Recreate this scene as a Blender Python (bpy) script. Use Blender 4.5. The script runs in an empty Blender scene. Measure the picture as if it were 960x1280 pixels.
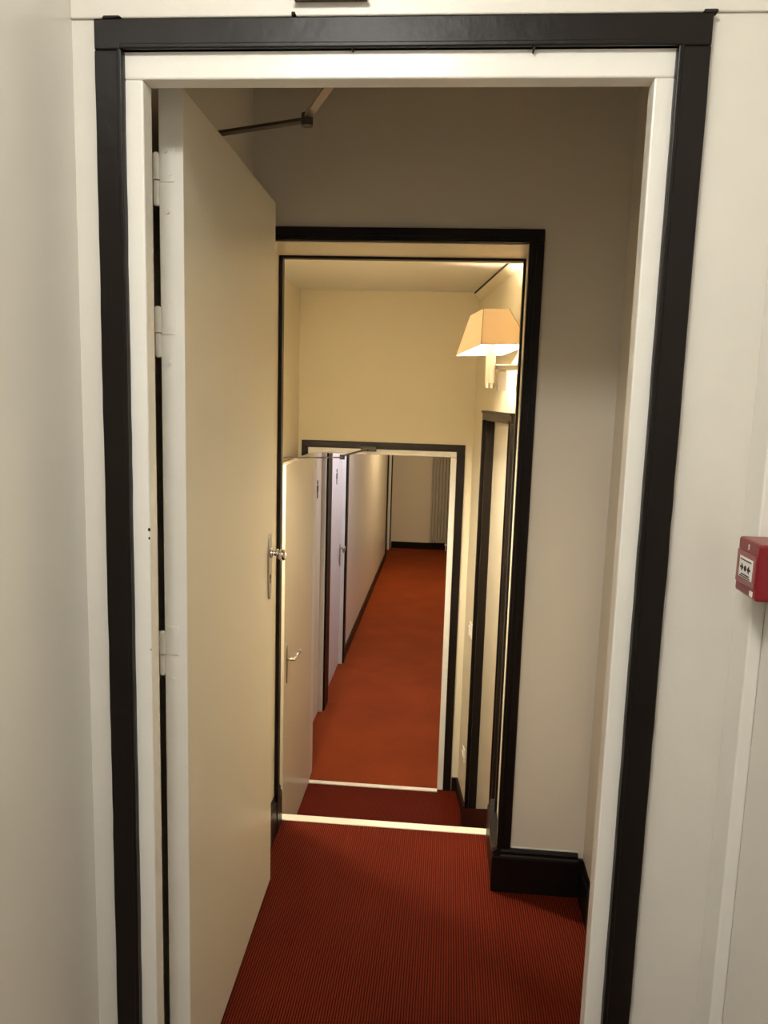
import bpy, bmesh, math, random
from mathutils import Vector, Matrix
random.seed(4)
S = bpy.context.scene
COL = S.collection

# ------------------------------------------------------------------ camera, world, exposure
FPX = 961.0
EYE = Vector((0, 0, 1.52))
dn = Vector((288 - 480, 7200 - 640, FPX)).normalized()        # vertical vanishing direction (x right, y down, z fwd)
hy = (-(563 - 480) * dn.x - FPX * dn.z) / dn.y
fw = Vector((563 - 480, hy, FPX)).normalized()
rt = dn.cross(fw)
R = Matrix((rt, fw, -dn))                                      # rows: world X, Y, Z in camera axes
cam_d = bpy.data.cameras.new('camera')
cam_d.sensor_fit = 'VERTICAL'; cam_d.sensor_height = 36.0; cam_d.sensor_width = 27.0
cam_d.lens = 36.0 * FPX / 1280.0
cam_d.clip_start = 0.02; cam_d.clip_end = 60
cam = bpy.data.objects.new('camera', cam_d); COL.objects.link(cam)
ax, ay, az = R.col[0], -R.col[1], -R.col[2]
cam.matrix_world = Matrix(((ax.x, ay.x, az.x, EYE.x), (ax.y, ay.y, az.y, EYE.y), (ax.z, ay.z, az.z, EYE.z), (0, 0, 0, 1)))
S.camera = cam
w = bpy.data.worlds.new('world'); S.world = w; w.use_nodes = True
w.node_tree.nodes['Background'].inputs[0].default_value = (0.9, 0.85, 0.78, 1)
w.node_tree.nodes['Background'].inputs[1].default_value = 0.05
S.view_settings.view_transform = 'Standard'; S.view_settings.look = 'None'
S.view_settings.gamma = 1.0; S.view_settings.use_curve_mapping = False
S.view_settings.exposure = 0.0
LAMP_NEAR, LAMP_FAR_COOL, LAMP_FAR_WARM, BULB, BULB_FILL = 60.0, 92.0, 130.0, 1650.0, 8200.0

# ------------------------------------------------------------------ materials
def mat(name, col, rough=0.5, metal=0.0, bump=0.0, bscale=30.0, var=0.0, vscale=3.0, emit=None, estr=0.0, coat=0.0):
    m = bpy.data.materials.new(name); m.use_nodes = True
    nt = m.node_tree; b = nt.nodes['Principled BSDF']
    b.inputs['Base Color'].default_value = (*col, 1); b.inputs['Roughness'].default_value = rough
    b.inputs['Metallic'].default_value = metal
    if name == 'black_gloss': b.inputs['Specular IOR Level'].default_value = 0.22
    if coat: b.inputs['Coat Weight'].default_value = coat; b.inputs['Coat Roughness'].default_value = 0.15
    geo = nt.nodes.new('ShaderNodeNewGeometry')
    n = nt.nodes.new('ShaderNodeTexNoise'); n.inputs['Scale'].default_value = vscale; n.inputs['Detail'].default_value = 4
    nt.links.new(geo.outputs['Position'], n.inputs['Vector'])
    if var:
        mx = nt.nodes.new('ShaderNodeMix'); mx.data_type = 'RGBA'
        mx.inputs['A'].default_value = (*[c * (1 - var) for c in col], 1)
        mx.inputs['B'].default_value = (*[min(1, c * (1 + var)) for c in col], 1)
        nt.links.new(n.outputs['Fac'], mx.inputs['Factor']); nt.links.new(mx.outputs['Result'], b.inputs['Base Color'])
    if bump:
        n2 = nt.nodes.new('ShaderNodeTexNoise'); n2.inputs['Scale'].default_value = bscale; n2.inputs['Detail'].default_value = 3
        nt.links.new(geo.outputs['Position'], n2.inputs['Vector'])
        bp = nt.nodes.new('ShaderNodeBump'); bp.inputs['Strength'].default_value = bump; bp.inputs['Distance'].default_value = 0.01
        nt.links.new(n2.outputs['Fac'], bp.inputs['Height']); nt.links.new(bp.outputs['Normal'], b.inputs['Normal'])
    if emit:
        b.inputs['Emission Color'].default_value = (*emit, 1); b.inputs['Emission Strength'].default_value = estr
    return m

def carpet(name, a, b_, period):
    m = bpy.data.materials.new(name); m.use_nodes = True
    nt = m.node_tree; N = nt.nodes; L = nt.links; bs = N['Principled BSDF']
    bs.inputs['Roughness'].default_value = 0.85
    bs.inputs['Sheen Weight'].default_value = 0.0; bs.inputs['Specular IOR Level'].default_value = 0.08
    geo = N.new('ShaderNodeNewGeometry'); sp = N.new('ShaderNodeSeparateXYZ'); L.new(geo.outputs['Position'], sp.inputs[0])
    mu = N.new('ShaderNodeMath'); mu.operation = 'MULTIPLY'; mu.inputs[1].default_value = 2 * math.pi / period; L.new(sp.outputs['X'], mu.inputs[0])
    si = N.new('ShaderNodeMath'); si.operation = 'SINE'; L.new(mu.outputs[0], si.inputs[0])
    ma = N.new('ShaderNodeMath'); ma.operation = 'MULTIPLY_ADD'; ma.inputs[1].default_value = 0.5; ma.inputs[2].default_value = 0.5; L.new(si.outputs[0], ma.inputs[0])
    mx = N.new('ShaderNodeMix'); mx.data_type = 'RGBA'; mx.inputs['A'].default_value = (*a, 1); mx.inputs['B'].default_value = (*b_, 1)
    L.new(ma.outputs[0], mx.inputs['Factor'])
    nz = N.new('ShaderNodeTexNoise'); nz.inputs['Scale'].default_value = 140; nz.inputs['Detail'].default_value = 3; L.new(geo.outputs['Position'], nz.inputs['Vector'])
    nl = N.new('ShaderNodeTexNoise'); nl.inputs['Scale'].default_value = 3.2; nl.inputs['Detail'].default_value = 3; L.new(geo.outputs['Position'], nl.inputs['Vector'])
    ad = N.new('ShaderNodeMath'); ad.operation = 'ADD'; L.new(nz.outputs['Fac'], ad.inputs[0]); L.new(nl.outputs['Fac'], ad.inputs[1])
    hs = N.new('ShaderNodeHueSaturation'); sc = N.new('ShaderNodeMath'); sc.operation = 'MULTIPLY_ADD'; sc.inputs[1].default_value = 0.45; sc.inputs[2].default_value = 0.55; L.new(ad.outputs[0], sc.inputs[0]); L.new(sc.outputs[0], hs.inputs['Value']); L.new(mx.outputs['Result'], hs.inputs['Color'])
    L.new(hs.outputs['Color'], bs.inputs['Base Color'])
    bp = N.new('ShaderNodeBump'); bp.inputs['Strength'].default_value = 0.5; bp.inputs['Distance'].default_value = 0.002
    L.new(ma.outputs[0], bp.inputs['Height']); L.new(bp.outputs['Normal'], bs.inputs['Normal'])
    return m

M = {}
M['wall'] = mat('wall_paint_near', (0.75, 0.73, 0.67), 0.27, bump=0.10, bscale=9, var=0.03, vscale=5)
M['rough'] = mat('wall_paint_rough', (0.72, 0.69, 0.62), 0.35, bump=0.06, bscale=45, var=0.04, vscale=12)
M['vest'] = mat('wall_paint_vestibule', (0.74, 0.68, 0.58), 0.5, bump=0.05, bscale=18, var=0.03, vscale=3)
M['hall'] = mat('wall_paint_stairwell', (0.74, 0.67, 0.50), 0.6, bump=0.04, bscale=22, var=0.02, vscale=3)
M['corr'] = mat('wall_paint_corridor', (0.66, 0.60, 0.50), 0.33, bump=0.05, bscale=12, var=0.03, vscale=2)
M['ceil'] = mat('ceiling_paint', (0.75, 0.71, 0.62), 0.7, var=0.02)
M['white'] = mat('white_gloss', (0.80, 0.78, 0.72), 0.3, bump=0.12, bscale=26, var=0.03, vscale=9)
M['cream'] = mat('cream_gloss', (0.72, 0.65, 0.50), 0.3, bump=0.06, bscale=14, var=0.03, vscale=4)
M['leaf'] = mat('door_cream', (0.74, 0.68, 0.55), 0.36, bump=0.05, bscale=8, var=0.03, vscale=3)
M['lav'] = mat('door_grey', (0.62, 0.58, 0.56), 0.4, bump=0.04, bscale=8, var=0.02)
M['black'] = mat('black_gloss', (0.008, 0.0053, 0.004), 0.36, bump=0.10, bscale=30, var=0.15, vscale=20)
M['chip'] = mat('bare_wood_chip', (0.02, 0.014, 0.01), 0.9)
M['chrome'] = mat('chrome', (0.75, 0.73, 0.70), 0.12, metal=1.0)
M['steel'] = mat('brushed_steel', (0.45, 0.42, 0.37), 0.35, metal=1.0, var=0.1, vscale=40)
M['dsteel'] = mat('dark_steel', (0.07, 0.058, 0.048), 0.45, metal=0.6, var=0.1, vscale=40)
M['strip'] = mat('pale_edge_strip', (0.82, 0.76, 0.62), 0.35, var=0.04, vscale=30)
M['hole'] = mat('keyhole_black', (0.004, 0.004, 0.004), 0.9)
M['red'] = mat('red_plastic', (0.21, 0.005, 0.011), 0.3, var=0.05, vscale=30)
M['redlt'] = mat('red_window', (0.28, 0.07, 0.07), 0.25)
M['card'] = mat('white_card', (0.85, 0.83, 0.78), 0.6)
M['ink'] = mat('black_ink', (0.012, 0.012, 0.012), 0.7)
M['plastic'] = mat('white_plastic', (0.82, 0.78, 0.68), 0.3)
M['rad'] = mat('radiator_enamel', (0.46, 0.42, 0.31), 0.4)
M['brown'] = mat('brown_plate', (0.09, 0.055, 0.02), 0.5)
M['grey'] = mat('grey_sign', (0.045, 0.042, 0.04), 0.6)
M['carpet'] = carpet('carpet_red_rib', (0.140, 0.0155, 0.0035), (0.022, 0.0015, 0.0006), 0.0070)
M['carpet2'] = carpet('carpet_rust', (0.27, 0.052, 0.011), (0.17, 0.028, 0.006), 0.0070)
M['opal'] = mat('opal_glass_lit', (0.9, 0.88, 0.8), 0.3, emit=(1.0, 0.97, 0.91), estr=LAMP_NEAR)
M['opal_cool'] = mat('opal_glass_cool', (0.9, 0.88, 0.88), 0.3, emit=(0.86, 0.84, 1.0), estr=LAMP_FAR_COOL)
M['opal_warm'] = mat('opal_glass_warm', (0.9, 0.88, 0.8), 0.3, emit=(1.0, 0.80, 0.50), estr=LAMP_FAR_WARM)
M['bulb'] = mat('bulb_lit', (1, 0.9, 0.7), 0.3, emit=(1.0, 0.875, 0.66), estr=BULB)
M['bulb_fill'] = mat('bulb_fill_unseen', (1, 0.9, 0.7), 0.3, emit=(1.0, 0.875, 0.66), estr=BULB_FILL)  # stronger bulb for the added stairwell lamp out of view
def shade_mat():
    m = bpy.data.materials.new('lampshade_fabric'); m.use_nodes = True; nt = m.node_tree; N = nt.nodes
    N.remove(N['Principled BSDF']); out = N['Material Output']
    d = N.new('ShaderNodeBsdfDiffuse'); d.inputs[0].default_value = (0.68, 0.52, 0.42, 1)
    t = N.new('ShaderNodeBsdfTranslucent'); t.inputs[0].default_value = (0.85, 0.74, 0.42, 1)
    wv = N.new('ShaderNodeTexNoise'); wv.inputs['Scale'].default_value = 300
    mx = N.new('ShaderNodeMixShader'); mx.inputs[0].default_value = 0.10
    bp = N.new('ShaderNodeBump'); bp.inputs['Strength'].default_value = 0.2; bp.inputs['Distance'].default_value = 0.001
    nt.links.new(wv.outputs['Fac'], bp.inputs['Height']); nt.links.new(bp.outputs['Normal'], d.inputs['Normal'])
    nt.links.new(d.outputs[0], mx.inputs[1]); nt.links.new(t.outputs[0], mx.inputs[2]); nt.links.new(mx.outputs[0], out.inputs['Surface'])
    return m
M['shade'] = shade_mat()
M['tape'] = mat('shade_edge_tape', (0.46, 0.34, 0.22), 0.8)

# ------------------------------------------------------------------ mesh helpers
def bx(bm, x0, x1, y0, y1, z0, z1, bev=0.0, seg=2):
    t = bmesh.new()
    bmesh.ops.create_cube(t, size=1)
    for v in t.verts:
        v.co = Vector(((x0 + x1) / 2 + v.co.x * (x1 - x0), (y0 + y1) / 2 + v.co.y * (y1 - y0), (z0 + z1) / 2 + v.co.z * (z1 - z0)))
    if bev: bmesh.ops.bevel(t, geom=t.edges[:], offset=bev, segments=seg, affect='EDGES', profile=0.5)
    merge(bm, t); return bm
def merge(bm, t):
    me = bpy.data.meshes.new('tmp'); t.to_mesh(me); t.free(); bm.from_mesh(me); bpy.data.meshes.remove(me)
def box(*a, **k): return bx(bmesh.new(), *a, **k)
def tube(bm, p, q, r, n=12, r2=None):
    p, q = Vector(p), Vector(q); t = bmesh.new(); d = q - p
    bmesh.ops.create_cone(t, cap_ends=True, segments=n, radius1=r, radius2=r if r2 is None else r2, depth=d.length)
    mt = Matrix.Translation((p + q) / 2) @ d.to_track_quat('Z', 'Y').to_matrix().to_4x4()
    bmesh.ops.transform(t, matrix=mt, verts=t.verts); merge(bm, t); return bm
def ball(bm, c, r, sx=1, sy=1, sz=1, n=16):
    t = bmesh.new(); bmesh.ops.create_uvsphere(t, u_segments=n, v_segments=max(6, n // 2), radius=r)
    for v in t.verts: v.co = Vector((v.co.x * sx, v.co.y * sy, v.co.z * sz)) + Vector(c)
    merge(bm, t); return bm
def bar(bm, p, q, wdt, th):
    """flat bar from p to q: wdt horizontal across, th vertical"""
    p, q = Vector(p), Vector(q); d = q - p; t = bmesh.new(); bmesh.ops.create_cube(t, size=1)
    xa = d.normalized(); ya = Vector((0, 0, 1)).cross(xa).normalized(); za = xa.cross(ya)
    m = Matrix(((xa.x, ya.x, za.x, 0), (xa.y, ya.y, za.y, 0), (xa.z, ya.z, za.z, 0), (0, 0, 0, 1)))
    for v in t.verts: v.co = m @ Vector((v.co.x * d.length, v.co.y * wdt, v.co.z * th)) + (p + q) / 2
    merge(bm, t); return bm
def prism(bm, prof, a, b, axis):
    """profile polygon (two coordinates) swept along axis 'x','y','z' from a to b"""
    t = bmesh.new()
    def pt(u, v, s): return {'x': (s, u, v), 'y': (u, s, v), 'z': (u, v, s)}[axis]
    A = [t.verts.new(pt(u, v, a)) for u, v in prof]; B = [t.verts.new(pt(u, v, b)) for u, v in prof]
    n = len(prof)
    t.faces.new(A); t.faces.new(B[::-1])
    for i in range(n): t.faces.new((A[i], B[i], B[(i + 1) % n], A[(i + 1) % n]))
    bmesh.ops.recalc_face_normals(t, faces=t.faces[:]); merge(bm, t); return bm
ORG = {}
def link(name, bm, m, parent=None, xf=None, smooth=False):
    if xf is not None: bmesh.ops.transform(bm, matrix=xf, verts=bm.verts)
    xs = [v.co.x for v in bm.verts]; ys = [v.co.y for v in bm.verts]; zs = [v.co.z for v in bm.verts]
    o0 = Vector(((min(xs) + max(xs)) / 2, (min(ys) + max(ys)) / 2, min(zs)))
    bmesh.ops.translate(bm, vec=-o0, verts=bm.verts)
    me = bpy.data.meshes.new(name); bm.to_mesh(me); bm.free(); me.materials.append(M[m])
    if smooth:
        for p in me.polygons: p.use_smooth = True
    o = bpy.data.objects.new(name, me); COL.objects.link(o)
    o.location = o0 - (ORG[parent.name] if parent else Vector()); ORG[o.name] = o0
    if parent: o.parent = parent
    return o
def tag(o, label, cat, kind=None, group=None):
    o['label'] = label; o['category'] = cat
    if kind: o['kind'] = kind
    if group: o['group'] = group
    return o
def root(name, loc, label, cat, kind=None, group=None):
    o = bpy.data.objects.new(name, None); COL.objects.link(o); o.empty_display_size = 0.05
    o.location = loc; ORG[o.name] = Vector(loc); return tag(o, label, cat, kind, group)
def struct(name, bm, m, label, cat, xf=None): return tag(link(name, bm, m, None, xf), label, cat, 'structure')
def multi(*boxes):
    bm = bmesh.new()
    for b in boxes: bx(bm, *b)
    return bm

# ------------------------------------------------------------------ levels and planes
ZL = -0.82                      # lower landing and far corridor
Y1, Y1b = 1.265, 1.40           # wall of the first doorway
Y2, Y2b = 2.262, 2.56           # wall of the second doorway
Y3, Y3b = 4.41, 4.52            # wall of the third doorway
YE = 12.05                      # end wall of far corridor
XL0, XR0 = -0.620, 0.497        # near room side walls
XL1, XR1 = -0.585, 0.47         # vestibule side walls
XLH = -0.868                    # stairwell left wall
XLC, XRC = -0.87, 0.36          # far corridor side walls
CH, CHH, CHC = 2.6, 2.12, 1.58  # ceilings

# ------------------------------------------------------------------ near room shell
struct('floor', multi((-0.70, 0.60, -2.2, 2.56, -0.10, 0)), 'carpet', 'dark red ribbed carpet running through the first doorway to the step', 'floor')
struct('wall_left', multi((XL0 - .1, XL0, -2.2, Y1, 0, CH)), 'wall', 'off white gloss painted side wall beside the hinge side of the first doorway', 'wall')
struct('wall_right', multi((XR0, XR0 + .1, -2.2, Y1, 0, CH)), 'wall', 'off white side wall carrying the red fire call point', 'wall')
struct('wall_back', multi((XL0 - .1, XR0 + .1, -2.3, -2.2, 0, CH)), 'wall', 'off white wall closing the near room', 'wall')
struct('wall_front', multi((XL0 - .1, -0.555, Y1, Y1b, 0, CH), (0.335, XR0 + .1, Y1, Y1b, 0, CH), (-0.555, 0.335, Y1, Y1b, 2.062, CH)),
       'rough', 'off white painted wall around the nearest black framed doorway', 'wall')
struct('ceiling', multi((XL0 - .1, XR0 + .1, -2.3, Y1, CH, CH + .1)), 'ceil', 'off white ceiling above the nearest doorway', 'ceiling')
struct('trim_4', box(XL0, XR0, Y1 - .005, Y1, 2.098, CH, bev=.002), 'rough', 'cream boarding above the black head of the nearest doorway', 'trim')
struct('trim_5', box(0.475, XR0, 1.197, Y1, 0, CH, bev=.003), 'white', 'white upright corner batten beside the red fire call point', 'trim')

# ------------------------------------------------------------------ first doorway: black casing and white frame
t1 = root('trim_1', (-0.10, Y1, 0), 'nearest door frame, white lining inside a wide black casing', 'door frame', 'structure')
def casing_v(name, x0, x1, inner, y, z0, z1, par, th=.017, bead=.008):
    bm = bmesh.new(); bx(bm, x0, x1, y - th, y, z0, z1, bev=.0025)
    if inner: bx(bm, inner - bead / 2, inner + bead / 2, y - th - .004, y, z0, z1, bev=.002)
    k = int((z1 - z0) / .04)
    for i in range(1, k):                                       # hand painted, slightly wavering edges
        bmesh.ops.bisect_plane(bm, geom=bm.verts[:] + bm.edges[:] + bm.faces[:], plane_co=(0, 0, z0 + (z1 - z0) * i / k), plane_no=(0, 0, 1))
    jit = {}
    for v in bm.verts:
        if z0 + .01 < v.co.z < z1 - .01:
            side = v.co.x > (x0 + x1) / 2
            v.co.x += jit.setdefault((round(v.co.z, 3), side), random.uniform(-.0005, .0005))
    return link(name, bm, 'black', par)
casing_v('casing_board', -0.577, -0.5315, -0.536, Y1, 0, 2.047, t1)
casing_v('casing_board', 0.312, 0.360, 0.3165, Y1, 0, 2.047, t1)
bm = bmesh.new(); bx(bm, -0.577, 0.360, Y1 - .017, Y1, 2.047, 2.0925, bev=.0025); bx(bm, -0.5355, 0.3165, Y1 - .021, Y1, 2.047, 2.055, bev=.002)
link('casing_head', bm, 'black', t1)
FY = Y1 - .007
def post(x0, x1, xb):
    bm = bmesh.new(); bx(bm, min(x0, x1), max(x0, x1), FY, FY + .037, 0, 2.007, bev=.003)
    bx(bm, min(x0, xb), max(x0, xb), FY + .035, Y1b - .002, 0, 2.0575, bev=.002); return bm
link('frame_post', post(-0.5545, -0.503, -0.545), 'white', t1)
link('frame_post', post(0.3345, 0.284, 0.326), 'white', t1)
bm = bmesh.new(); bx(bm, -0.5545, 0.3345, FY, FY + .037, 2.007, 2.060, bev=.003); bx(bm, -0.545, 0.326, FY + .035, Y1b - .002, 2.0575, 2.0605, bev=.002)
link('frame_head', bm, 'white', t1)
for (cx, cz, wx, wz) in ((0.103, 2.0475, .004, .012), (0.355, 2.094, .022, .004), (-0.262, 2.0965, .006, .004), (-0.548, 2.0945, .03, .003), (-0.17, 2.0475, .003, .006)):
    bm = bmesh.new(); prism(bm, [(cx - wx / 2, cz - wz * .5), (cx - wx * .1, cz - wz * .6), (cx + wx / 2, cz - wz * .1), (cx + wx * .4, cz + wz / 2), (cx - wx * .4, cz + wz / 2)], Y1 - .0175, Y1 - .002, 'y')
    link('paint_chip', bm, 'chip', t1)

for cz, cs in ((1.288, .0032), (1.273, .0024), (1.075, .0015)):
    bm = bmesh.new(); ball(bm, (-.5045, FY + .0005, cz), cs, sx=.8, sy=.25, n=8); link('paint_chip', bm, 'chip', t1)

# ------------------------------------------------------------------ first door leaf (open into the vestibule)
PIV = Vector((-0.533, 1.402, 0))
d1 = root('door_1', (-0.511, 1.402, 0), 'nearest cream flush door standing open with three painted hinges', 'door', 'structure')
A1 = Matrix.Translation(PIV) @ Matrix.Rotation(math.radians(1.2), 4, 'Z')      # local x: thickness 0..0.044, local y: along the leaf
LEN1 = 0.806
bm = box(0.001, 0.043, 0, LEN1, 0.006, 2.053, bev=.002); link('leaf', bm, 'leaf', d1, A1)
link('hinge_stile', box(0, 0.044, -0.0015, 0.004, 0.006, 2.0535, bev=.001), 'white', d1, A1)
for z0, z1 in ((1.853, 1.938), (1.587, 1.673), (0.978, 1.062)):
    zm = z0 + (z1 - z0) * .48
    h = link('hinge', box(0.002, 0.028, -0.0032, -0.001, zm - .002, z1 + .012, bev=.0008), 'white', d1, A1)
    bm = bmesh.new(); tube(bm, (-.004, -.004, zm + .001), (-.004, -.004, z1), .0062, 14); ball(bm, (-.004, -.004, z1), .006, sz=.6); link('knuckle', bm, 'white', h, A1, smooth=False)
    bm = bmesh.new(); tube(bm, (-.004, -.004, z0), (-.004, -.004, zm - .001), .0056, 14); ball(bm, (-.004, -.004, z0), .0054, sz=.6); link('knuckle', bm, 'white', h, A1)
    for sx, sz in ((.012, z1 + .006), (.021, zm + .012), (.015, z0 - .012)):
        link('screw', tube(bmesh.new(), (sx, -.0045, sz), (sx, -.001, sz), .0040, 12), 'white', h, A1)
# handle plate with pointed ends, knob, keyhole
ZH = 1.03; YH = LEN1 - 0.055
pl = []
for i in range(28):
    a = 2 * math.pi * i / 28
    c, s = math.cos(a), math.sin(a)
    pl.append((YH + .021 * (abs(c) ** .6) * (1 if c > 0 else -1), ZH + .098 * (abs(s) ** 1.1) * (1 if s > 0 else -1)))
hp = link('handle_plate', prism(bmesh.new(), pl, .043, .0475, 'x'), 'steel', d1, A1)
bm = bmesh.new(); tube(bm, (.045, YH, ZH + .04), (.070, YH, ZH + .04), .008, 14); tube(bm, (.047, YH, ZH + .04), (.053, YH, ZH + .04), .014, 16)
ball(bm, (.082, YH, ZH + .036), .017, sx=.8); tube(bm, (.066, YH, ZH + .04), (.070, YH, ZH + .04), .013, 16); link('knob', bm, 'chrome', hp, A1, smooth=True)
bm = bmesh.new(); bx(bm, .0474, .0480, YH - .004, YH + .004, ZH - .05, ZH - .032); tube(bm, (.0474, YH, ZH - .03), (.0481, YH, ZH - .03), .007, 12); link('keyhole', bm, 'hole', hp, A1)
# door closer: body behind the leaf, jointed arm to bracket over the opening
dc = link('door_closer', box(-.040, -.001, .20, .42, 1.985, 2.035, bev=.006), 'dsteel', d1, A1)
E1 = Vector((-.314, 1.644, 2.078))
bm = bmesh.new(); bar(bm, (-.545, 1.712, 2.070), E1, .018, .006); link('closer_arm', bm, 'dsteel', dc)
bm = bmesh.new(); bar(bm, E1 + Vector((0, 0, .006)), (-.205, 1.415, 2.092), .016, .006); link('closer_arm', bm, 'steel', dc)
bm = bmesh.new(); tube(bm, E1 - Vector((0, 0, .012)), E1 + Vector((0, 0, .012)), .012, 14); link('elbow_joint', bm, 'dsteel', dc)
link('arm_bracket', box(-.24, -.17, Y1b, Y1b + .018, 2.075, 2.110, bev=.003), 'dsteel', dc)
tube_b = tube(bmesh.new(), (-.555, 1.715, 2.036), (-.555, 1.715, 2.076), .010, 12); link('closer_spindle', tube_b, 'dsteel', dc)

# ------------------------------------------------------------------ vestibule shell
struct('wall_vestibule_left', multi((XL1 - .1, XL1, Y1b, Y2, 0, CH)), 'vest', 'beige wall behind the open nearest door', 'wall')
struct('wall_vestibule_right', multi((XR1, XR1 + .1, Y1b, Y2, 0, CH)), 'vest', 'beige side wall beside the right jamb of the nearest doorway', 'wall')
XJ0, XJ1, ZJ = -0.558, 0.217, 1.962
struct('wall_vestibule_front', multi((XL1 - .4, XJ0, Y2, Y2b, -0.1, CH), (XJ1, XR1 + .1, Y2, Y2b, -0.1, CH), (XJ0, XJ1, Y2, Y2b, ZJ, CH)),
       'vest', 'beige wall around the second black framed opening', 'wall')
struct('ceiling_vestibule', multi((XL1 - .1, XR1 + .1, Y1, Y2b, CH, CH + .1)), 'ceil', 'ceiling between the first and second doorways', 'ceiling')
# second opening
t2 = root('trim_2', (-0.18, Y2, 0), 'second door frame, thick black casing with a cream lining', 'door frame', 'structure')
bm = bmesh.new(); bx(bm, 0.203, 0.243, Y2 - .016, Y2 + .006, 0.145, 1.961, bev=.003); bx(bm, 0.2005, 0.209, Y2 - .021, Y2, .145, 1.961, bev=.002); bx(bm, 0.222, 0.226, Y2 - .019, Y2, .145, 1.961, bev=.001); link('casing_board', bm, 'black', t2)
bm = bmesh.new(); bx(bm, -0.584, XJ0 - .001, Y2 - .016, Y2, 0.145, 1.961, bev=.003); link('casing_board', bm, 'black', t2)
bm = bmesh.new(); bx(bm, -0.584, 0.243, Y2 - .016, Y2, 1.961, 1.999, bev=.003); bx(bm, -0.56, 0.209, Y2 - .021, Y2, 1.961, 1.969, bev=.002); bx(bm, -.584, 0.226, Y2 - .019, Y2, 1.976, 1.980, bev=.001); link('casing_head', bm, 'black', t2)
link('lining_post', box(XJ0, XJ0 + .0025, Y2, Y2b, 0, ZJ), 'cream', t2)
link('lining_post', box(XJ1 - .0025, XJ1, Y2, Y2b, 0, ZJ), 'cream', t2)
link('lining_head', box(XJ0, XJ1, Y2, Y2b, ZJ - .003, ZJ), 'cream', t2)
link('stop_bead', box(XJ0 + .0025, XJ0 + .015, 2.47, 2.50, 0.0, ZJ - .003, bev=.002), 'black', t2)
link('stop_bead', box(XJ1 - .010, XJ1 - .0025, 2.47, 2.50, 0.0, ZJ - .003, bev=.002), 'black', t2)
link('stop_bead', box(XJ0 + .015, XJ1 - .010, 2.47, 2.50, ZJ - .011, ZJ - .003, bev=.002), 'black', t2)
# skirting with a moulded top
def skirt(a, b, axis, face, back, h, z=0.0):
    """face: coordinate of the front; back: coordinate against the wall"""
    s = 1 if back > face else -1
    prof = [(back, z), (face, z), (face, z + h - .028), (face + s * .002, z + h - .022), (face + s * .006, z + h - .018), (face + s * .005, z + h - .008), (face + s * .010, z + h), (back, z + h)]
    return prism(bmesh.new(), prof, a, b, axis)
b1 = root('baseboard_front', (0.33, Y2, 0), 'tall glossy black skirting around the right foot of the second opening', 'skirting', 'structure')
link('front_board', skirt(0.188, 0.452, 'x', Y2 - .018, Y2 - .0005, .142), 'black', b1)
link('jamb_board', skirt(Y2 - .016, Y2b - .004, 'y', 0.188, XJ1 - .003, .142), 'black', b1)
link('paint_line', box(.245, .452, Y2 - .0035, Y2 - .0004, .142, .1465, bev=.001), 'white', b1)
link('corner_block', box(.452, XR1 - .001, Y2 - .014, Y2 - .0005, 0, .124, bev=.002), 'black', b1)
struct('baseboard_right', skirt(1.42, Y2 - .016, 'y', XR1 - .012, XR1, .124), 'black', 'low black skirting along the vestibule side wall', 'skirting')
struct('baseboard_left', skirt(Y2 + .001, Y2b - .004, 'y', XJ0 + .012, XJ0 + .003, .142), 'black', 'black skirting at the left foot of the second opening', 'skirting')
struct('trim_6', box(XJ0, XJ1 + .03, 2.5605, 2.60, -.028, .003, bev=.003), 'strip', 'pale nosing strip at the head of the short stair', 'threshold')

# ------------------------------------------------------------------ stairwell and lower landing
st = root('stairs', (-0.25, 2.60, ZL), 'short red carpeted stair dropping behind the pale nosing strip', 'stairs', 'structure')
RU = 0.25; RI = 0.164
for i in range(4):
    y0 = 2.60 + RU * i; zt = -RI * (i + 1)
    link('step', box(XLH, .34 - .02 * i, y0, y0 + RU, ZL - .1, zt), 'carpet', st)
link('top_landing', multi((XLH, 0.36, 2.5605, 2.60, -0.3, -.028)), 'carpet', st)
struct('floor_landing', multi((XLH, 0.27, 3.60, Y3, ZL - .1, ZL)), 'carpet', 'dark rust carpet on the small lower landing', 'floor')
struct('wall_stairwell_left', multi((XLH - .1, XLH, Y2b, Y3, ZL - .1, CHH)), 'hall', 'cream stairwell wall behind the open landing door', 'wall')
FX0, FX1, FZ = -0.775, 0.016, 1.204
struct('wall_stairwell_front', multi((XLH - .1, FX0 - .035, Y3, Y3b, ZL - .1, CHH), (FX1 + .035, .40, Y3, Y3b, ZL - .1, CHH), (FX0 - .035, FX1 + .035, Y3, Y3b, FZ + .034, CHH)),
       'hall', 'cream wall above and around the far corridor doorway', 'wall')
struct('ceiling_stairwell', multi((XLH - .1, 0.45, Y2b, Y3b, CHH, CHH + .1)), 'ceil', 'cream ceiling over the stairwell', 'ceiling')
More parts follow.
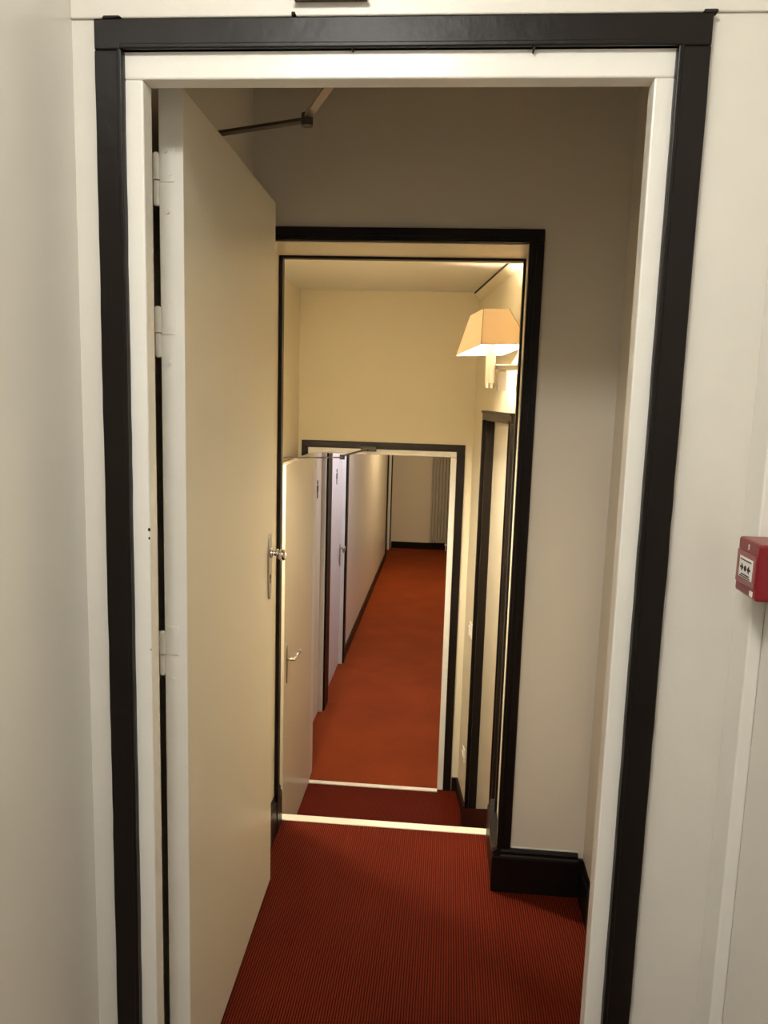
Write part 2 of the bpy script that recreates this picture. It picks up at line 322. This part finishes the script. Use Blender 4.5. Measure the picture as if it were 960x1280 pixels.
# splayed right wall: local u toward the camera, v into the wall, w up
u_ = Vector((.12, -1, 0)).normalized(); v_ = Vector((1, .12, 0)).normalized()
W = Matrix(((u_.x, v_.x, 0, .138), (u_.y, v_.y, 0, Y3), (0, 0, 1, 0), (0, 0, 0, 1)))
UL = (Y3 - Y2b) * 1.0072
OU0, OU1, OZ = 0.425, 1.10, 1.432
struct('wall_stairwell_right', multi((0, OU0, 0, .12, ZL - .1, CHH), (OU1, UL, 0, .12, ZL - .1, CHH), (OU0, OU1, 0, .12, OZ, CHH), (OU0, OU1, .055, .12, ZL - .1, OZ)),
       'hall', 'cream splayed stairwell wall carrying the lamp', 'wall', W)
t4 = root('trim_3', W @ Vector((.85, 0, 0)), 'black moulded frame around the cupboard door beside the stair', 'door frame', 'structure')
bm = bmesh.new(); bx(bm, OU0 - .045, OU0, -.016, 0, ZL + .1, OZ, bev=.003); bx(bm, OU0 - .012, OU0, -.021, 0, ZL + .1, OZ, bev=.002); link('casing_board', bm, 'black', t4, W)
bm = bmesh.new(); bx(bm, OU1, OU1 + .045, -.016, 0, ZL + .1, OZ, bev=.003); bx(bm, OU1, OU1 + .012, -.021, 0, ZL + .1, OZ, bev=.002); link('casing_board', bm, 'black', t4, W)
bm = bmesh.new(); bx(bm, OU0 - .045, OU1 + .045, -.016, 0, OZ, OZ + .045, bev=.003); bx(bm, OU0, OU1, -.021, 0, OZ, OZ + .012, bev=.002); bx(bm, OU0 - .045, OU1 + .045, -.022, 0, OZ + .034, OZ + .046, bev=.003); link('casing_head', bm, 'black', t4, W)
link('lining_post', box(OU0, OU0 + .004, 0, .042, ZL + .1, OZ), 'black', t4, W)
link('lining_post', box(OU1 - .004, OU1, 0, .042, ZL + .1, OZ), 'black', t4, W)
link('lining_head', box(OU0 + .004, OU1 - .004, 0, .042, OZ - .004, OZ), 'black', t4, W)
d4 = root('door_4', W @ Vector((.85, .07, ZL + .1)), 'plain cream cupboard door set back in a black frame beside the stair', 'door', 'structure')
link('leaf', box(OU0 + .005, OU1 - .005, .043, .0548, ZL + .1, OZ - .005, bev=.002), 'cream', d4, W)
link('edge_strip', box(OU1 - .03, OU1 - .02, .038, .043, ZL + .1, OZ - .01, bev=.002), 'cream', d4, W)
# skirting following the stair up towards the camera
b2 = root('baseboard_stair', W @ Vector((.6, 0, ZL)), 'black skirting rising along the stair under the cupboard door', 'skirting', 'structure')
link('level_board', box(.0, .34, -.014, -.0005, ZL, ZL + .085, bev=.003), 'black', b2, W)
def topz(u): return -.745 + (u - .34) * .56
bm = prism(bmesh.new(), [(.34, ZL), (.34, topz(.34)), (1.25, topz(1.25)), (1.70, topz(1.25) + .05), (1.70, -.25), (.86, ZL + .10), (.80, ZL)], -.026, -.0005, 'y'); link('raking_board', bm, 'black', b2, W)
struct('baseboard_landing', box(FX1 + .085, .137, Y3 - .014, Y3 - .0005, ZL, ZL + .085, bev=.003), 'black', 'short black skirting between the far doorway and the splayed wall', 'skirting')
# cornice along the splayed wall, with a dark open joint against the ceiling
bm = prism(bmesh.new(), [(0, 2.075), (-.026, 2.108), (-.026, 2.113), (0, 2.113)], 0.0, UL, 'x')
struct('trim_7', bm, 'hall', 'cream chamfered cornice above the wall lamp', 'cornice', W)
struct('trim_8', box(0.0, UL, -.030, -.020, 2.1135, 2.1195), 'chip', 'dark open joint between cornice and stairwell ceiling', 'joint', W)

# third doorway
t3 = root('trim_9', (-.38, Y3, ZL), 'far corridor door frame, black casing with a white lining', 'door frame', 'structure')
link('casing_board', box(FX1 + .034, FX1 + .080, Y3 - .015, Y3, ZL, 1.236, bev=.003), 'black', t3)
link('casing_board', box(-.846, FX0 - .034, Y3 - .015, Y3, ZL, 1.236, bev=.003), 'black', t3)
link('casing_head', box(-.846, FX1 + .080, Y3 - .015, Y3, 1.236, 1.276, bev=.003), 'black', t3)
link('frame_post', box(FX1, FX1 + .034, Y3 - .008, Y3b, ZL, FZ, bev=.003), 'white', t3)
link('frame_post', box(FX0 - .034, FX0, Y3 - .008, Y3b, ZL, FZ, bev=.003), 'white', t3)
link('frame_head', box(FX0 - .034, FX1 + .034, Y3 - .008, Y3b, FZ, FZ + .034, bev=.003), 'white', t3)
struct('trim_10', box(FX0, FX1, Y3 - .042, Y3 - .008, ZL, ZL + .008, bev=.002), 'strip', 'pale threshold strip across the far corridor doorway', 'threshold')
# landing door leaf
d3 = root('door_3', (-.80, 4.0, ZL), 'cream flush door standing open on the landing, lever handle and latch plate', 'door', 'structure')
LX0, LX1, LY0, LY1 = -.809, -.769, 3.612, 4.392
link('leaf', box(LX0, LX1, LY0, LY1, ZL + .006, 1.198, bev=.002), 'cream', d3)
fp = link('latch_plate', box(LX0 + .008, LX1 - .008, LY0 - .0022, LY0 + .001, .08, .275, bev=.0005), 'cream', d3)
link('latch_bolt', box(LX0 + .014, LX1 - .014, LY0 - .0035, LY0 - .002, .190, .222), 'hole', fp)
pl = [(3.668 + .016 * math.cos(a), .19 + .105 * math.sin(a)) for a in [2 * math.pi * i / 24 for i in range(24)]]
hp = link('handle_plate', prism(bmesh.new(), pl, LX1, LX1 + .005, 'x'), 'steel', d3)
bm = bmesh.new(); tube(bm, (LX1 + .003, 3.668, .213), (LX1 + .040, 3.668, .213), .007, 12); tube(bm, (LX1 + .038, 3.668, .213), (LX1 + .050, 3.76, .226), .0075, 12); ball(bm, (LX1 + .050, 3.76, .226), .0085); ball(bm, (LX1 + .038, 3.668, .213), .0085); link('lever', bm, 'chrome', hp, smooth=True)
dc = link('door_closer', box(LX0 - .036, LX0 - .001, 3.66, 3.90, 1.14, 1.19, bev=.006), 'dsteel', d3)
E3 = Vector((-.536, 3.875, 1.222))
link('closer_spindle', tube(bmesh.new(), (-.838, 3.75, 1.190), (-.838, 3.75, 1.224), .016, 12), 'dsteel', dc)
link('closer_arm', bar(bmesh.new(), (-.838, 3.75, 1.218), E3, .020, .006), 'dsteel', dc)
link('closer_arm', bar(bmesh.new(), E3 + Vector((0, 0, .007)), (-.462, 4.375, 1.236), .018, .006), 'dsteel', dc)
link('elbow_joint', tube(bmesh.new(), E3 - Vector((0, 0, .010)), E3 + Vector((0, 0, .014)), .013, 14), 'dsteel', dc)
link('arm_bracket', box(-.50, -.41, Y3 - .034, Y3 - .016, 1.224, 1.250, bev=.003), 'dsteel', dc)

# ------------------------------------------------------------------ far corridor
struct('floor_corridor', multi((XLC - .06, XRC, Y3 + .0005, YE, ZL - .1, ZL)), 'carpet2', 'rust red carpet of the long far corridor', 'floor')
struct('ceiling_corridor', multi((XLC - .1, XRC + .1, Y3b, YE + .1, CHC, CHC + .1)), 'ceil', 'ceiling of the far corridor', 'ceiling')
struct('wall_corridor_right', multi((XRC, XRC + .1, Y3b, YE, ZL, CHC)), 'corr', 'wall along the far corridor behind the radiator end', 'wall')
struct('wall_corridor_end', multi((XLC - .1, XRC + .1, YE, YE + .1, ZL - .1, CHC)), 'hall', 'cream wall closing the far corridor behind the radiator', 'wall')
DO = [(4.72, 5.48), (5.66, 6.55), (11.18, 11.90)]; DH = 1.21; RC = .028
segs = [Y3b] + [a for d in DO for a in d] + [YE]
bxs = [(XLC - .1, XLC, segs[i], segs[i + 1], ZL, CHC) for i in range(0, len(segs), 2)]
bxs += [(XLC - .1, XLC, a, b, DH, CHC) for a, b in DO] + [(XLC - .12, XLC - .1, Y3b, YE, ZL, CHC)]
struct('wall_corridor_left', multi(*bxs), 'corr', 'glossy pale grey wall running down the far corridor', 'wall')
dl = ['cream corridor door next to the open landing door, dark pictogram near its top', 'lilac grey corridor door with steel handle and dark pictogram', 'door at the far end of the corridor beside the end wall']
for i, (a, b) in enumerate(DO):
    d = root('door_%d' % (5 + i), (XLC - RC, (a + b) / 2, ZL), dl[i], 'door', 'structure')
    link('leaf', box(XLC - RC - .04, XLC - RC, a + .03, b - .03, ZL + .005, DH - .03, bev=.002), 'lav' if i else 'cream', d)
    t = root('trim_%d' % (11 + i), (XLC, (a + b) / 2, ZL), ['frame of the cream corridor door, white posts in black casing', 'frame of the lilac grey corridor door, white posts in black casing', 'frame of the last corridor door, white posts in black casing'][i], 'door frame', 'structure')
    link('frame_post', box(XLC - .098, XLC + .002, b - .03, b, ZL, DH, bev=.002), 'white', t)
    link('frame_post', box(XLC - .098, XLC + .002, a, a + .03, ZL, DH, bev=.002), 'white', t)
    link('frame_head', box(XLC - .098, XLC + .002, a + .03, b - .03, DH - .03, DH, bev=.002), 'white', t)
    w1 = .088 if i == 0 else .085
    link('casing_board', box(XLC, XLC + .016, b, b + w1, ZL, DH + .001, bev=.003), 'black', t)
    link('casing_board', box(XLC, XLC + .016, a - (.088 if i == 1 else .07), a, ZL, DH + .001, bev=.003), 'black', t)
    link('casing_head', box(XLC, XLC + .016, a - .06, b + .06, DH + .001, DH + .07, bev=.003), 'black', t)
    if i < 2:
        hy_ = b - .085 if i else a + .085; zc = ZL + 1.035
        xs = XLC - RC
        hpl = link('handle_plate', box(xs, xs + .006, hy_ - .022, hy_ + .022, zc - .13, zc + .06, bev=.003), 'steel', d)
        bm = bmesh.new(); tube(bm, (xs + .004, hy_, zc + .03), (xs + .045, hy_, zc + .03), .009, 12); bx(bm, xs + .034, xs + .05, hy_ - .10, hy_ + .012, zc + .005, zc + .045, bev=.005); link('lever', bm, 'steel', hpl)
        # little standing figure cut from dark sheet
        yc = 5.27 if i == 0 else 6.19; zc = .885
        bm = bmesh.new(); tube(bm, (xs, yc, zc + .050), (xs + .003, yc, zc + .050), .016, 16)
        prism(bm, [(yc - .028, zc + .030), (yc + .028, zc + .030), (yc + .030, zc - .015), (yc + .016, zc - .018), (yc + .014, zc - .062), (yc + .002, zc - .062), (yc, zc - .02), (yc - .002, zc - .062), (yc - .014, zc - .062), (yc - .016, zc - .018), (yc - .030, zc - .015)], xs, xs + .003, 'x')
        link('pictogram', bm, 'grey', d)
struct('baseboard_corridor_left', box(XLC, XLC + .013, 6.637, 11.108, ZL, ZL + .105, bev=.003), 'black', 'black skirting along the glossy far corridor wall', 'skirting')
struct('baseboard_corridor_end', box(XLC + .02, XRC - .001, YE - .013, YE - .0005, ZL, ZL + .105, bev=.003), 'black', 'black skirting under the radiator on the end wall', 'skirting')

# radiator: tall column radiator on the end wall
rd = root('radiator', (.0, YE - .075, ZL), 'tall cream column radiator on the end wall of the far corridor', 'radiator')
NR = 11; RX = -.225
for i in range(NR):
    x = RX + .047 * i
    bm = bmesh.new()
    for yy in (-.095, -.060, -.025): tube(bm, (x, YE + yy, ZL + .155), (x, YE + yy, ZL + 1.90), .0125, 8)
    bx(bm, x - .020, x + .020, YE - .108, YE - .012, ZL + .125, ZL + .165, bev=.012); bx(bm, x - .020, x + .020, YE - .108, YE - .012, ZL + 1.89, ZL + 1.93, bev=.012)
    link('column', bm, 'rad', rd)
for zz in (ZL + .145, ZL + 1.91):
    link('manifold', tube(bmesh.new(), (RX - .02, YE - .06, zz), (RX + .047 * (NR - 1) + .02, YE - .06, zz), .016, 10), 'rad', rd)
for x in (RX + .02, RX + .04 + .047 * 8):
    link('bracket', box(x - .008, x + .008, YE - .06, YE - .013, ZL + .11, ZL + .14), 'rad', rd)
bm = bmesh.new(); tube(bm, (.02, YE - .12, ZL + .10), (.02, YE - .075, ZL + .10), .020, 14); tube(bm, (.02, YE - .08, ZL + .0), (.02, YE - .08, ZL + .13), .008, 10); link('valve', bm, 'plastic', rd)

# ------------------------------------------------------------------ wall lamps in the stairwell: one in view, one added unseen for light
def wall_lamp(LC, label, rz, rx, ry, side, face, WM, wu):
    """side: +1 arm runs to a wall at larger X, -1 to smaller X; face: X of the wall there"""
    lamp = root('wall_lamp', LC + Vector((0, 0, -.16)), label, 'lamp')
    T = Matrix.Translation(LC) @ Matrix.Rotation(rz, 4, 'Z') @ Matrix.Rotation(rx, 4, 'X') @ Matrix.Rotation(ry, 4, 'Y')
    T2 = Matrix.Translation(LC + Vector((-.004, 0, 0)))
    a, b_, hh = .109, .058, .152
    bm = bmesh.new()
    lo = [bm.verts.new(p) for p in ((-a, -a, 0), (a, -a, 0), (a, a, 0), (-a, a, 0))]; hi = [bm.verts.new(p) for p in ((-b_, -b_, hh), (b_, -b_, hh), (b_, b_, hh), (-b_, b_, hh))]
    for i in range(4): bm.faces.new((lo[i], lo[(i + 1) % 4], hi[(i + 1) % 4], hi[i]))
    sh = link('lamp_shade', bm, 'shade', lamp, T)
    md = sh.modifiers.new('thickness', 'SOLIDIFY'); md.thickness = .0015; md.offset = -1
    for i in range(4):
        bm = bmesh.new(); p, q = [(-a, -a), (a, -a), (a, a), (-a, a)][i], [(-b_, -b_), (b_, -b_), (b_, b_), (-b_, b_)][i]
        tube(bm, (p[0] * 1.005, p[1] * 1.005, 0), (q[0] * 1.005, q[1] * 1.005, hh), .0024, 6)
        link('edge_tape', bm, 'tape', sh, T)
    link('bulb', ball(bmesh.new(), (0, 0, .055), .024, sz=1.3), 'bulb' if side > 0 else 'bulb_fill', lamp, T2, smooth=True)
    link('candle_tube', tube(bmesh.new(), (0, 0, -.132), (0, 0, .022), .0195, 20), 'plastic', lamp, T2)
    link('tube_cap', tube(bmesh.new(), (0, 0, -.152), (0, 0, -.132), .0195, 20), 'steel', lamp, T2)
    y, z = LC.y, LC.z
    def sp(p, q): return (LC.x + p, LC.x + q) if side > 0 else (LC.x - q, LC.x - p)
    x0, x1 = (LC.x + .014, face - .012) if side > 0 else (face + .012, LC.x - .014)
    link('arm', box(x0, x1, y - .015, y + .015, z - .080, z - .056, bev=.004), 'chrome', lamp)
    x0, x1 = sp(.024, .064)
    link('arm_block', box(x0, x1, y - .025, y + .025, z - .163, z - .082, bev=.004), 'chrome', lamp)
    link('wall_plate', box(wu - .035, wu + .035, -.014, -.0005, z - .17, z + .01, bev=.004), 'steel', lamp, WM)
wallx = lambda y: .138 + .12 * (Y3 - y)
wall_lamp(Vector((.160, 3.2, 1.730)), 'lit wall lamp with tilted square fabric shade on a chrome arm above the cupboard door', .452, -.151, -.056, 1, wallx(3.2), W, (Y3 - 3.2) * 1.0072)
WL = Matrix(((0, -1, 0, XLH), (1, 0, 0, 0), (0, 0, 1, 0), (0, 0, 0, 1)))
wall_lamp(Vector((XLH + .118, 2.70, 1.730)), 'unseen copy of the wall lamp, added to brighten the stairwell behind the second opening', 0, 0, 0, -1, XLH, WL, 2.70)  # added lamp, hidden from the camera, lifts the stairwell light
# switch and socket near the landing corner
def plate(name, u, z, h, label, cat):
    r = root(name, W @ Vector((u, 0, z)), label, cat)
    link('cover_plate', box(u - .034, u + .034, -.010, -.0005, z, z + h, bev=.003), 'plastic', r, W)
    return r
r = plate('light_switch', .26, .225, .085, 'small white light switch on the splayed wall beside the cupboard door frame', 'switch')
link('rocker', box(.245, .275, -.018, -.010, .24, .295, bev=.003), 'plastic', r, W)
r = plate('wall_socket', .21, -.525, .08, 'white wall socket low on the splayed wall above the landing skirting', 'socket')
link('socket_cup', tube(bmesh.new(), (.21, -.0145, -.485), (.21, -.010, -.485), .024, 16), 'plastic', r, W)

# ------------------------------------------------------------------ fire call point on the right wall
fa = root('fire_call_point', (.47, 1.155, 1.248), 'red fire alarm call point with a white instruction card', 'fire alarm')
AX, AY0, AY1, AZ0, AZ1 = .446, 1.112, 1.194, 1.248, 1.331
link('housing', box(AX, XR0 - .0005, AY0, AY1, AZ0, AZ1, bev=.004), 'red', fa)
fr = link('front_window', box(AX - .0025, AX + .001, AY0 + .008, AY1 - .006, AZ0 + .016, AZ1 - .018, bev=.001), 'redlt', fa)
cd = link('instruction_card', box(AX - .0035, AX - .002, AY0 + .014, AY1 - .020, AZ0 + .026, AZ1 - .026), 'card', fa)
bm = bmesh.new(); xx = (AX - .0041, AX - .0034)
ym = AY0 + .038; zm = AZ0 + .041
tube(bm, (xx[0], ym, zm), (xx[1], ym, zm), .0042, 14)
for s in (-1, 1):
    prism(bm, [(ym + s * .007, zm), (ym + s * .014, zm + .006), (ym + s * .014, zm - .006)], xx[0], xx[1], 'x')
    bx(bm, xx[0], xx[1], *(sorted((ym + s * .014, ym + s * .019))), zm - .0015, zm + .0015)
bx(bm, xx[0], xx[1], AY0 + .018, AY1 - .024, AZ1 - .031, AZ1 - .0295); bx(bm, xx[0], xx[1], AY0 + .022, AY1 - .03, AZ0 + .0305, AZ0 + .032); bx(bm, xx[0], xx[1], AY0 + .018, AY1 - .024, AZ0 + .0275, AZ0 + .0288)
link('print', bm, 'ink', cd)
link('maker_mark', box(AX - .001, AX + .001, AY0 + .012, AY0 + .022, AZ0 + .004, AZ0 + .012), 'card', fa)
bm = bmesh.new(); tube(bm, (AX - .0008, AY0 + .040, AZ1 - .008), (AX + .001, AY0 + .040, AZ1 - .008), .0022, 10); bx(bm, AX - .0008, AX + .001, AY0 + .0385, AY0 + .0415, AZ1 - .014, AZ1 - .008); link('key_slot', bm, 'card', fa)
# wall sign whose lower edge shows above the black head
sg = root('wall_plate_sign', (-.205, 1.25, 2.1145), 'brown plate above the nearest door frame, only its lower edge in view', 'sign')
link('panel', box(-.262, -.150, 1.246, Y1 - .0055, 2.116, 2.20, bev=.002), 'brown', sg)
link('rim', box(-.264, -.148, 1.244, 1.2475, 2.1145, 2.1205, bev=.001), 'brown', sg)

# ------------------------------------------------------------------ ceiling lamps (unseen, above the view; the corridor pair is added for light)
def dome(name, c, r, m, label):
    t = root(name, c, label, 'lamp')
    bm = bmesh.new(); bmesh.ops.create_uvsphere(bm, u_segments=28, v_segments=14, radius=r)
    bmesh.ops.delete(bm, geom=[v for v in bm.verts if v.co.z > .001], context='VERTS')
    for v in bm.verts: v.co = Vector((v.co.x, v.co.y, v.co.z * .45)) + Vector(c) - Vector((0, 0, .02))
    link('glass', bm, m, t, smooth=True)
    link('rim', tube(bmesh.new(), Vector(c) - Vector((0, 0, .02)), Vector(c) - Vector((0, 0, .0005)), r * 1.04, 28), 'white', t)
dome('ceiling_lamp', (-.27, .0, CH), .20, 'opal', 'round opal ceiling lamp in the near room')
dome('ceiling_lamp', (-.25, 6.1, CHC), .14, 'opal_cool', 'unseen round opal ceiling lamp added to light the near end of the far corridor')  # added out of view, gives the corridor its cooler light
dome('ceiling_lamp', (-.25, 9.3, CHC), .14, 'opal_warm', 'unseen round warm ceiling lamp added to light the far end of the far corridor')  # added out of view, warms the end wall and radiator
